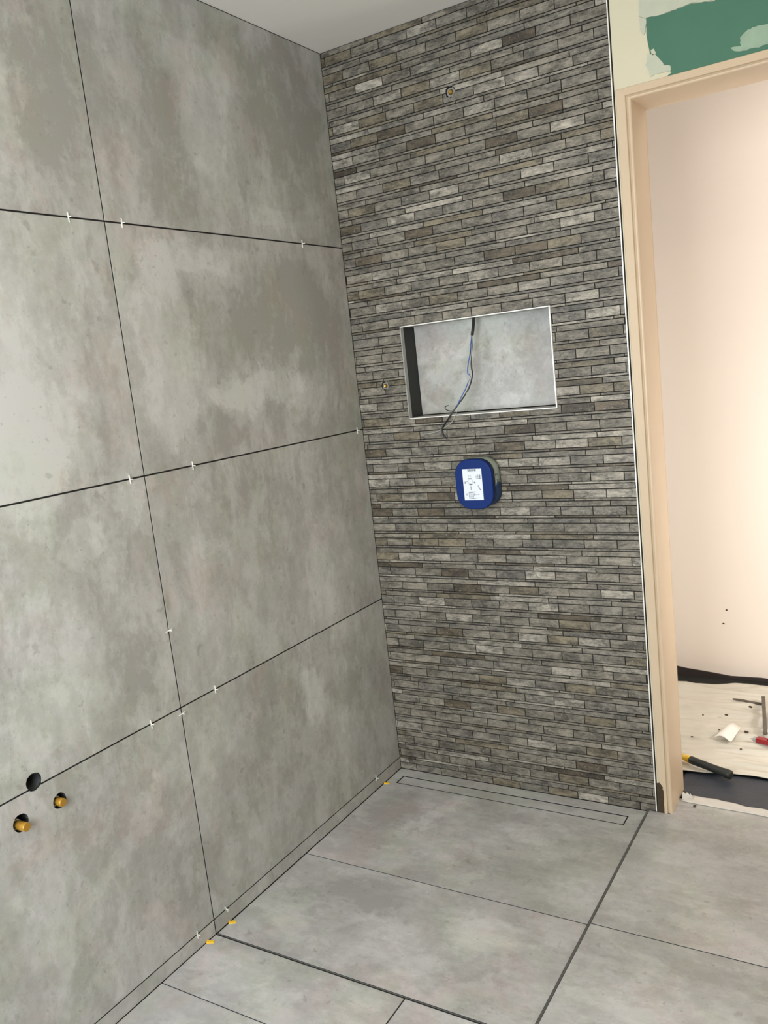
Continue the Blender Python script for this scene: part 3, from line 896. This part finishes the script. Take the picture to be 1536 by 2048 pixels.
mb = MB(); mb.prism([(0, 0), (0.020, 0), (0.020, 0.0014), (0, 0.0045)], 'y', -0.0045, 0.0045)
wg0 = mb.build('levelling_wedge', M['yellow'])
for i, (y, lb, an, zz) in enumerate(((-0.1225, 'yellow wedge under the base strip near the stone wall', 0.45, 0.0), (-0.9453, 'yellow wedge under the base strip just inside the shower edge', 0.62, 0.0),
                                 (-1.0325, 'yellow wedge under the base strip in front of the shower', 0.50, 0.001))):
    o = wg0 if i == 0 else wg0.copy()
    if i: COL.objects.link(o)
    o.location = (0.001, y, zz); o.rotation_euler = (0, 0, an)
    tag(o, lb, 'wedge', 'yellow wedges along the left wall')


# ------------------------------------------------------------------ hallway floor coverings
def sheet(name, mat, x0, x1, y0, y1, nx, ny, hfun, thick, edge=None):
    mb = MB(); top = []
    for j in range(ny + 1):
        for i in range(nx + 1):
            u, v = i / nx, j / ny
            x = x0 + (x1 - x0) * u; y = y0 + (y1 - y0) * v
            if edge: x, y = edge(u, v, x, y)
            mb.v.append((x, y, hfun(x, y, u, v)))
    nt_ = len(mb.v)
    for k in range(nt_): p = mb.v[k]; mb.v.append((p[0], p[1], p[2] - thick))
    W_ = nx + 1
    for j in range(ny):
        for i in range(nx):
            a = j * W_ + i
            mb.face((a, a + 1, a + W_ + 1, a + W_), smooth=True)
            mb.face((nt_ + a, nt_ + a + W_, nt_ + a + W_ + 1, nt_ + a + 1), smooth=True)
    for i in range(nx):
        mb.face((i, nt_ + i, nt_ + i + 1, i + 1)); a = ny * W_ + i; mb.face((a, a + 1, nt_ + a + 1, nt_ + a))
    for j in range(ny):
        a = j * W_; mb.face((a, a + W_, nt_ + a + W_, nt_ + a)); a += nx; mb.face((a, nt_ + a, nt_ + a + W_, a + W_))
    return mb.build(name, mat)


def tarp_h(x, y, u, v):
    w = noise.noise(Vector((x * 1.3, y * 9.0, 0.3))) * 0.008
    n1 = noise.noise(Vector((x * 2.2 + 1.5 * y, y * 15.0, 4.1))); n2 = noise.noise(Vector((x * 5.0 - 4.0 * y, y * 22.0, 9.1)))
    w += 0.0075 * max(0.0, 1 - 4.5 * abs(n1)) + 0.0045 * max(0.0, 1 - 5.5 * abs(n2)) - 0.002
    w += noise.noise(Vector((x * 16.0, y * 16.0, 7.7))) * 0.0022
    w += 0.013 * math.exp(-((y - 0.985 + 0.03 * (x - 0.9)) / 0.020) ** 2)      # long fold by the far edge
    w += 0.004 * math.exp(-((y - 0.62 - 0.02 * math.sin(x * 9)) / 0.015) ** 2)
    w += 0.004 * math.exp(-((y - 0.50 + 0.2 * (x - 1.1)) / 0.012) ** 2)
    lift = min(1.0, (y - 0.27) / 0.05)
    return 0.0085 + max(-0.006, w) * (0.25 + 0.75 * max(0, lift))


def tarp_e(u, v, x, y):
    if v < 0.5: y += (0.5 - v) * 2 * (0.010 * math.sin(x * 7.0) + 0.006 * math.sin(x * 23) - 0.02 * (1.0 - min(1, max(0, (x - 0.93) / 0.15))))
    else: y += (v - 0.5) * 2 * (0.045 * math.exp(-((x - 1.02) / 0.14) ** 2) + 0.006 * math.sin(x * 19))
    return x, y


tarp = sheet('dust_sheet', M['tarp'], 0.15, 2.6, 0.292, 1.055, 220, 130, tarp_h, 0.0012, tarp_e)
tag(tarp, 'cream plastic dust sheet spread over the hallway floor beyond the door', 'dust sheet')


def mem_h(x, y, u, v): return 0.0035 + 0.0015 * noise.noise(Vector((x * 9, y * 9, 2))) + 0.0008 * noise.noise(Vector((x * 30, y * 30, 2)))


def mem_e(u, v, x, y):
    if v < 0.35: y += (0.35 - v) / 0.35 * (-0.06 * (x - 1.05) + 0.005 * math.sin(x * 31)); x += 0.0
    return x, y


mem = sheet('floor_membrane', M['membrane'], 0.945, 1.76, 0.112, 0.31, 60, 16, mem_h, 0.001, mem_e)
mem.location.z = -0.0005
tag(mem, 'dark grey membrane strip lying in the doorway', 'floor membrane')


def tp_h(x, y, u, v):
    return OUT + 0.0018 + 0.0014 * abs(noise.noise(Vector((x * 20, y * 30, 1)))) + 0.0035 * (1 - v) * 0 + 0.004 * v * (0.6 + 0.4 * math.sin(x * 25))


def tp_e(u, v, x, y):
    y += v * (-0.06 * (x - 1.05) + 0.007 * noise.noise(Vector((x * 22, 0, 3)))) + (1 - v) * (-0.04 * (x - 1.05) + 0.004 * noise.noise(Vector((x * 14, 0, 9))))
    return x, y


tp = sheet('masking_paper', M['tornpaper'], 0.972, 1.75, 0.078, 0.118, 90, 6, tp_h, 0.0008, tp_e)
tag(tp, 'torn whitish masking paper along the front edge of the dark membrane', 'masking paper')
# curled-up corner of torn paper beside the jamb
mb = MB(); nn_ = 8
for i in range(nn_ + 1):
    a = i / nn_
    for h in (0.0, 0.012, 0.022 + 0.004 * math.sin(i * 2.3)):
        mb.v.append((0.974 + 0.030 * a, 0.088 + 0.012 * math.sin(a * 2.6) + 0.25 * h, OUT + 0.001 + h * (1 - 0.45 * a)))
kk = len(mb.v)
mb.v += [(v[0], v[1] + 0.0008, v[2]) for v in mb.v[:kk]]
for i in range(nn_):
    for s in range(2):
        a = i * 3 + s
        mb.face((a, a + 3, a + 4, a + 1), smooth=True); mb.face((kk + a, kk + a + 1, kk + a + 4, kk + a + 3), smooth=True)
    mb.face((i * 3 + 2, i * 3 + 5, kk + i * 3 + 5, kk + i * 3 + 2))
o = mb.build('paper_scrap', M['tornpaper']); tag(o, 'curled torn paper scrap standing at the foot of the door jamb', 'paper')

# ---- hammer
ha = pz(1380, 1519, 0.032); hb = pz(1461, 1550, 0.026)
hv = (hb - ha).normalized()
hr = empty('hammer', hb); tag(hr, 'hammer with black rubber grip and yellow shaft lying on the dust sheet', 'hammer')
mb = MB(); L0 = (hb - ha).length
ps = [hb - hv * t for t in (-0.004, -0.002, 0.0, 0.012, 0.03, 0.08, 0.13, L0 - 0.004, L0)]
mb.tube(ps, [0.009, 0.0135, 0.015, 0.0155, 0.0135, 0.0125, 0.0130, 0.0132, 0.0115], 18)
at_root(mb.build('grip', M['rubber']), hr)
mb = MB(); he = ha - hv * 0.13
mb.tube([ha + hv * 0.003, ha - hv * 0.012, ha - hv * 0.02, he], [0.0112, 0.0125, 0.0095, 0.0090], 16)
o = at_root(mb.build('shaft', M['yellow']), hr); o['label'] = 'yellow shaft'
mb = MB(); side = hv.cross(Vector((0, 0, 1))).normalized()
mb.tube([he + side * 0.055, he + side * 0.03, he + side * 0.028, he - side * 0.02, he - side * 0.06], [0.014, 0.014, 0.010, 0.011, 0.004], 14)
o = at_root(mb.build('head', M['steel']), hr); o['label'] = 'steel head'

# ---- folded white card
cA, cB, cC, cD = pz(1428, 1479, .016), pz(1455, 1455, .014), pz(1482, 1459, .014), pz(1463, 1488, .013)
mb = MB(); n1_ = 12
for i in range(n1_ + 1):
    t = i / n1_
    a = cA.lerp(cD, t); b = cB.lerp(cC, t); h = 0.012 * math.sin(math.pi * min(1, t * 1.15)) * (1 if t < 0.87 else 1)
    for s in range(5):
        p = a.lerp(b, s / 4); mb.v.append((p.x, p.y, p.z + max(0, h) - 0.002))
kk = len(mb.v); mb.v += [(v[0], v[1], v[2] - 0.0009) for v in mb.v[:kk]]
for i in range(n1_):
    for s in range(4):
        a = i * 5 + s; mb.face((a, a + 5, a + 6, a + 1), smooth=True); mb.face((kk + a, kk + a + 1, kk + a + 6, kk + a + 5), smooth=True)
    mb.face((i * 5, kk + i * 5, kk + i * 5 + 5, i * 5 + 5)); mb.face((i * 5 + 4, i * 5 + 9, kk + i * 5 + 9, kk + i * 5 + 4))
for s in range(4):
    mb.face((s, s + 1, kk + s + 1, kk + s)); a = n1_ * 5 + s; mb.face((a, kk + a, kk + a + 1, a + 1))
o = mb.build('card_scrap', M['scrap']); o.location.z = 0.0115; tag(o, 'bent white card lying on the dust sheet between hammer and red knife', 'card')

# ---- red cutter at the photo's edge
ra = pz(1507, 1480, 0.020); rb = ra + Vector((0.155, -0.045, 0.0))
rv = (rb - ra).normalized(); rs = Vector((-rv.y, rv.x, 0))
rr = empty('utility_knife', ra); tag(rr, 'red utility knife with metal nose lying on the dust sheet at the right edge', 'utility knife')
mb = MB()


def slab(mb, p0, p1, w0, w1, z0, z1):
    a = [p0 + rs * w0, p0 - rs * w0, p1 - rs * w1, p1 + rs * w1]; n = len(mb.v)
    mb.v += [(p.x, p.y, z0) for p in a] + [(p.x, p.y, z1) for p in a]
    for q in ((0, 1, 2, 3), (7, 6, 5, 4), (0, 4, 5, 1), (1, 5, 6, 2), (2, 6, 7, 3), (3, 7, 4, 0)): mb.face([n + i for i in q])


slab(mb, ra + rv * 0.012, rb, 0.013, 0.016, 0.018, 0.034); o = at_root(bevel(mb.build('handle', M['red']), 0.003, 3), rr)
mb = MB(); slab(mb, ra, ra + rv * 0.03, 0.009, 0.0115, 0.018, 0.031); o = at_root(bevel(mb.build('nose', M['grey_alu']), 0.002, 2), rr); o['label'] = 'metal nose'
mb = MB(); slab(mb, ra + rv * 0.05, ra + rv * 0.075, 0.005, 0.005, 0.034, 0.037); at_root(bevel(mb.build('slider', M['rubber']), 0.001, 2), rr)
mb = MB(); q0 = ra + Vector((0, 0, 0.002))
mb.tube(smooth_path([q0 + rs * 0.009 + Vector((0, 0, -0.002)), q0 - rv * 0.009 + rs * 0.007, q0 - rv * 0.011 - rs * 0.002, q0 - rs * 0.008], 5), 0.0011, 8)
at_root(mb.build('wire_loop', M['steel']), rr)

# ---- bar, stick and crumpled plastic by the right edge
ba, bb = pz(1527, 1403, 0.017), pz(1531, 1476, 0.017)
mb = MB(); v = (bb - ba).normalized(); s_ = Vector((-v.y, v.x, 0)) * 0.0065
n = len(mb.v); mb.v += [tuple(p + q + Vector((0, 0, h))) for h in (-0.006, 0.006) for p, q in ((ba, s_), (ba, -s_), (bb, -s_), (bb, s_))]
for q in ((0, 1, 2, 3), (7, 6, 5, 4), (0, 4, 5, 1), (1, 5, 6, 2), (2, 6, 7, 3), (3, 7, 4, 0)): mb.face([n + i for i in q])
o = bevel(mb.build('wooden_batten', M['wood']), 0.001); o.location.z = 0.0165; tag(o, 'thin grey-brown batten on the dust sheet behind the red knife', 'batten')
ka, kb = pz(1466, 1398, 0.017), pz(1523, 1409, 0.019)
mb = MB(); mb.tube([ka, ka.lerp(kb, 0.3) + Vector((0, 0, 0.002)), kb], [0.0035, 0.0045, 0.006], 10)
o = mb.build('thin_stick', M['wood']); tag(o, 'dark thin stick lying on the far part of the dust sheet', 'stick')
mb = MB(); q = random.Random(4); c = pz(1531, 1440, 0.01) + Vector((0.085, 0.0, 0.0)); nu, nv = 26, 26
for j in range(nv + 1):
    for i in range(nu + 1):
        u, v_ = i / nu * 2 - 1, j / nv * 2 - 1
        r2 = max(0, 1 - max(abs(u), abs(v_)) ** 3)
        p = Vector((c.x + u * 0.072, c.y + v_ * 0.125, 0.010))
        p.z += r2 * (0.014 + 0.022 * abs(noise.noise(Vector((p.x * 32, p.y * 32, 1)))) + 0.008 * noise.noise(Vector((p.x * 90, p.y * 90, 3))))
        mb.v.append(tuple(p))
for j in range(nv):
    for i in range(nu):
        a = j * (nu + 1) + i; mb.face((a, a + 1, a + nu + 2, a + nu + 1))
base = [i for i in range(nu + 1)] + [(j + 1) * (nu + 1) - 1 for j in range(1, nv + 1)] + [nv * (nu + 1) + i for i in reversed(range(nu))] + [j * (nu + 1) for j in reversed(range(1, nv))]
mb.face(base)
o = mb.build('crumpled_plastic', M['crumple']); o.location.z = 0.009; tag(o, 'crumpled whitish plastic beside the batten at the right edge', 'plastic wrap')

# ---- little bits of debris
crumbs = [
    (1501, 1414, .016, .0055, 'black crumb on the dust sheet right under the thin stick'),
    (1453, 1430, .015, .0050, 'brown crumb on the dust sheet above the white card'),
    (1406, 1430, .014, .0030, 'tiny crumb on the dust sheet left of the brown crumb'),
    (1493, 1464, .014, .0060, 'dark lump at the right corner of the white card'),
    (1438, 1459, .014, .0028, 'tiny crumb left of the white card'),
    (1517, 1470, .014, .0030, 'tiny crumb just behind the red knife'),
    (1482, 1498, .012, .0032, 'tiny crumb in front of the white card'),
    (1384, 1473, .012, .0030, 'pale-edged crumb near the door jamb on the dust sheet'),
    (1389.5, 1612, OUT + .003, .0045, 'dark pellet on the floor just inside the doorway'),
]
for i, (u, v, z, r, lb) in enumerate(crumbs):
    p = pz(u, v, z + r * 0.3 + (0.004 if z > 0.01 else 0.0)); mb = MB(); q = random.Random(i)
    rings = []
    for k in range(5):
        th = math.pi * k / 4
        rings.append(len(mb.v))
        for a in range(7):
            ph = 2 * math.pi * a / 7; s = r * q.uniform(0.8, 1.2)
            mb.v.append((s * 1.3 * math.sin(th) * math.cos(ph), s * math.sin(th) * math.sin(ph), 0.7 * s * math.cos(th) if 0 < k < 4 else 0.6 * r * math.cos(th)))
    for a_, b__ in zip(rings, rings[1:]):
        for a in range(7): a2 = (a + 1) % 7; mb.face((a_ + a, b__ + a, b__ + a2, a_ + a2), smooth=True)
    o = mb.build('debris_crumb', M['debris']); o.location = p; tag(o, lb, 'debris', 'crumbs on the hallway sheet')

# two specks on the hallway wall
for i, (u, v, lb) in enumerate(((1453, 1220, 'tiny dark speck on the cream hallway wall, upper one'), (1447, 1247, 'tiny dark speck on the cream hallway wall, lower one'))):
    p = px(u, v, HY); mb = MB(); mb.prism(rrect(0.004, 0.003, 0.002, 4), 'y', -0.0008, 0.0)
    o = mb.build('wall_speck', M['debris']); o.location = (p.x, HY, p.z); tag(o, lb, 'speck', 'specks on the hallway wall')
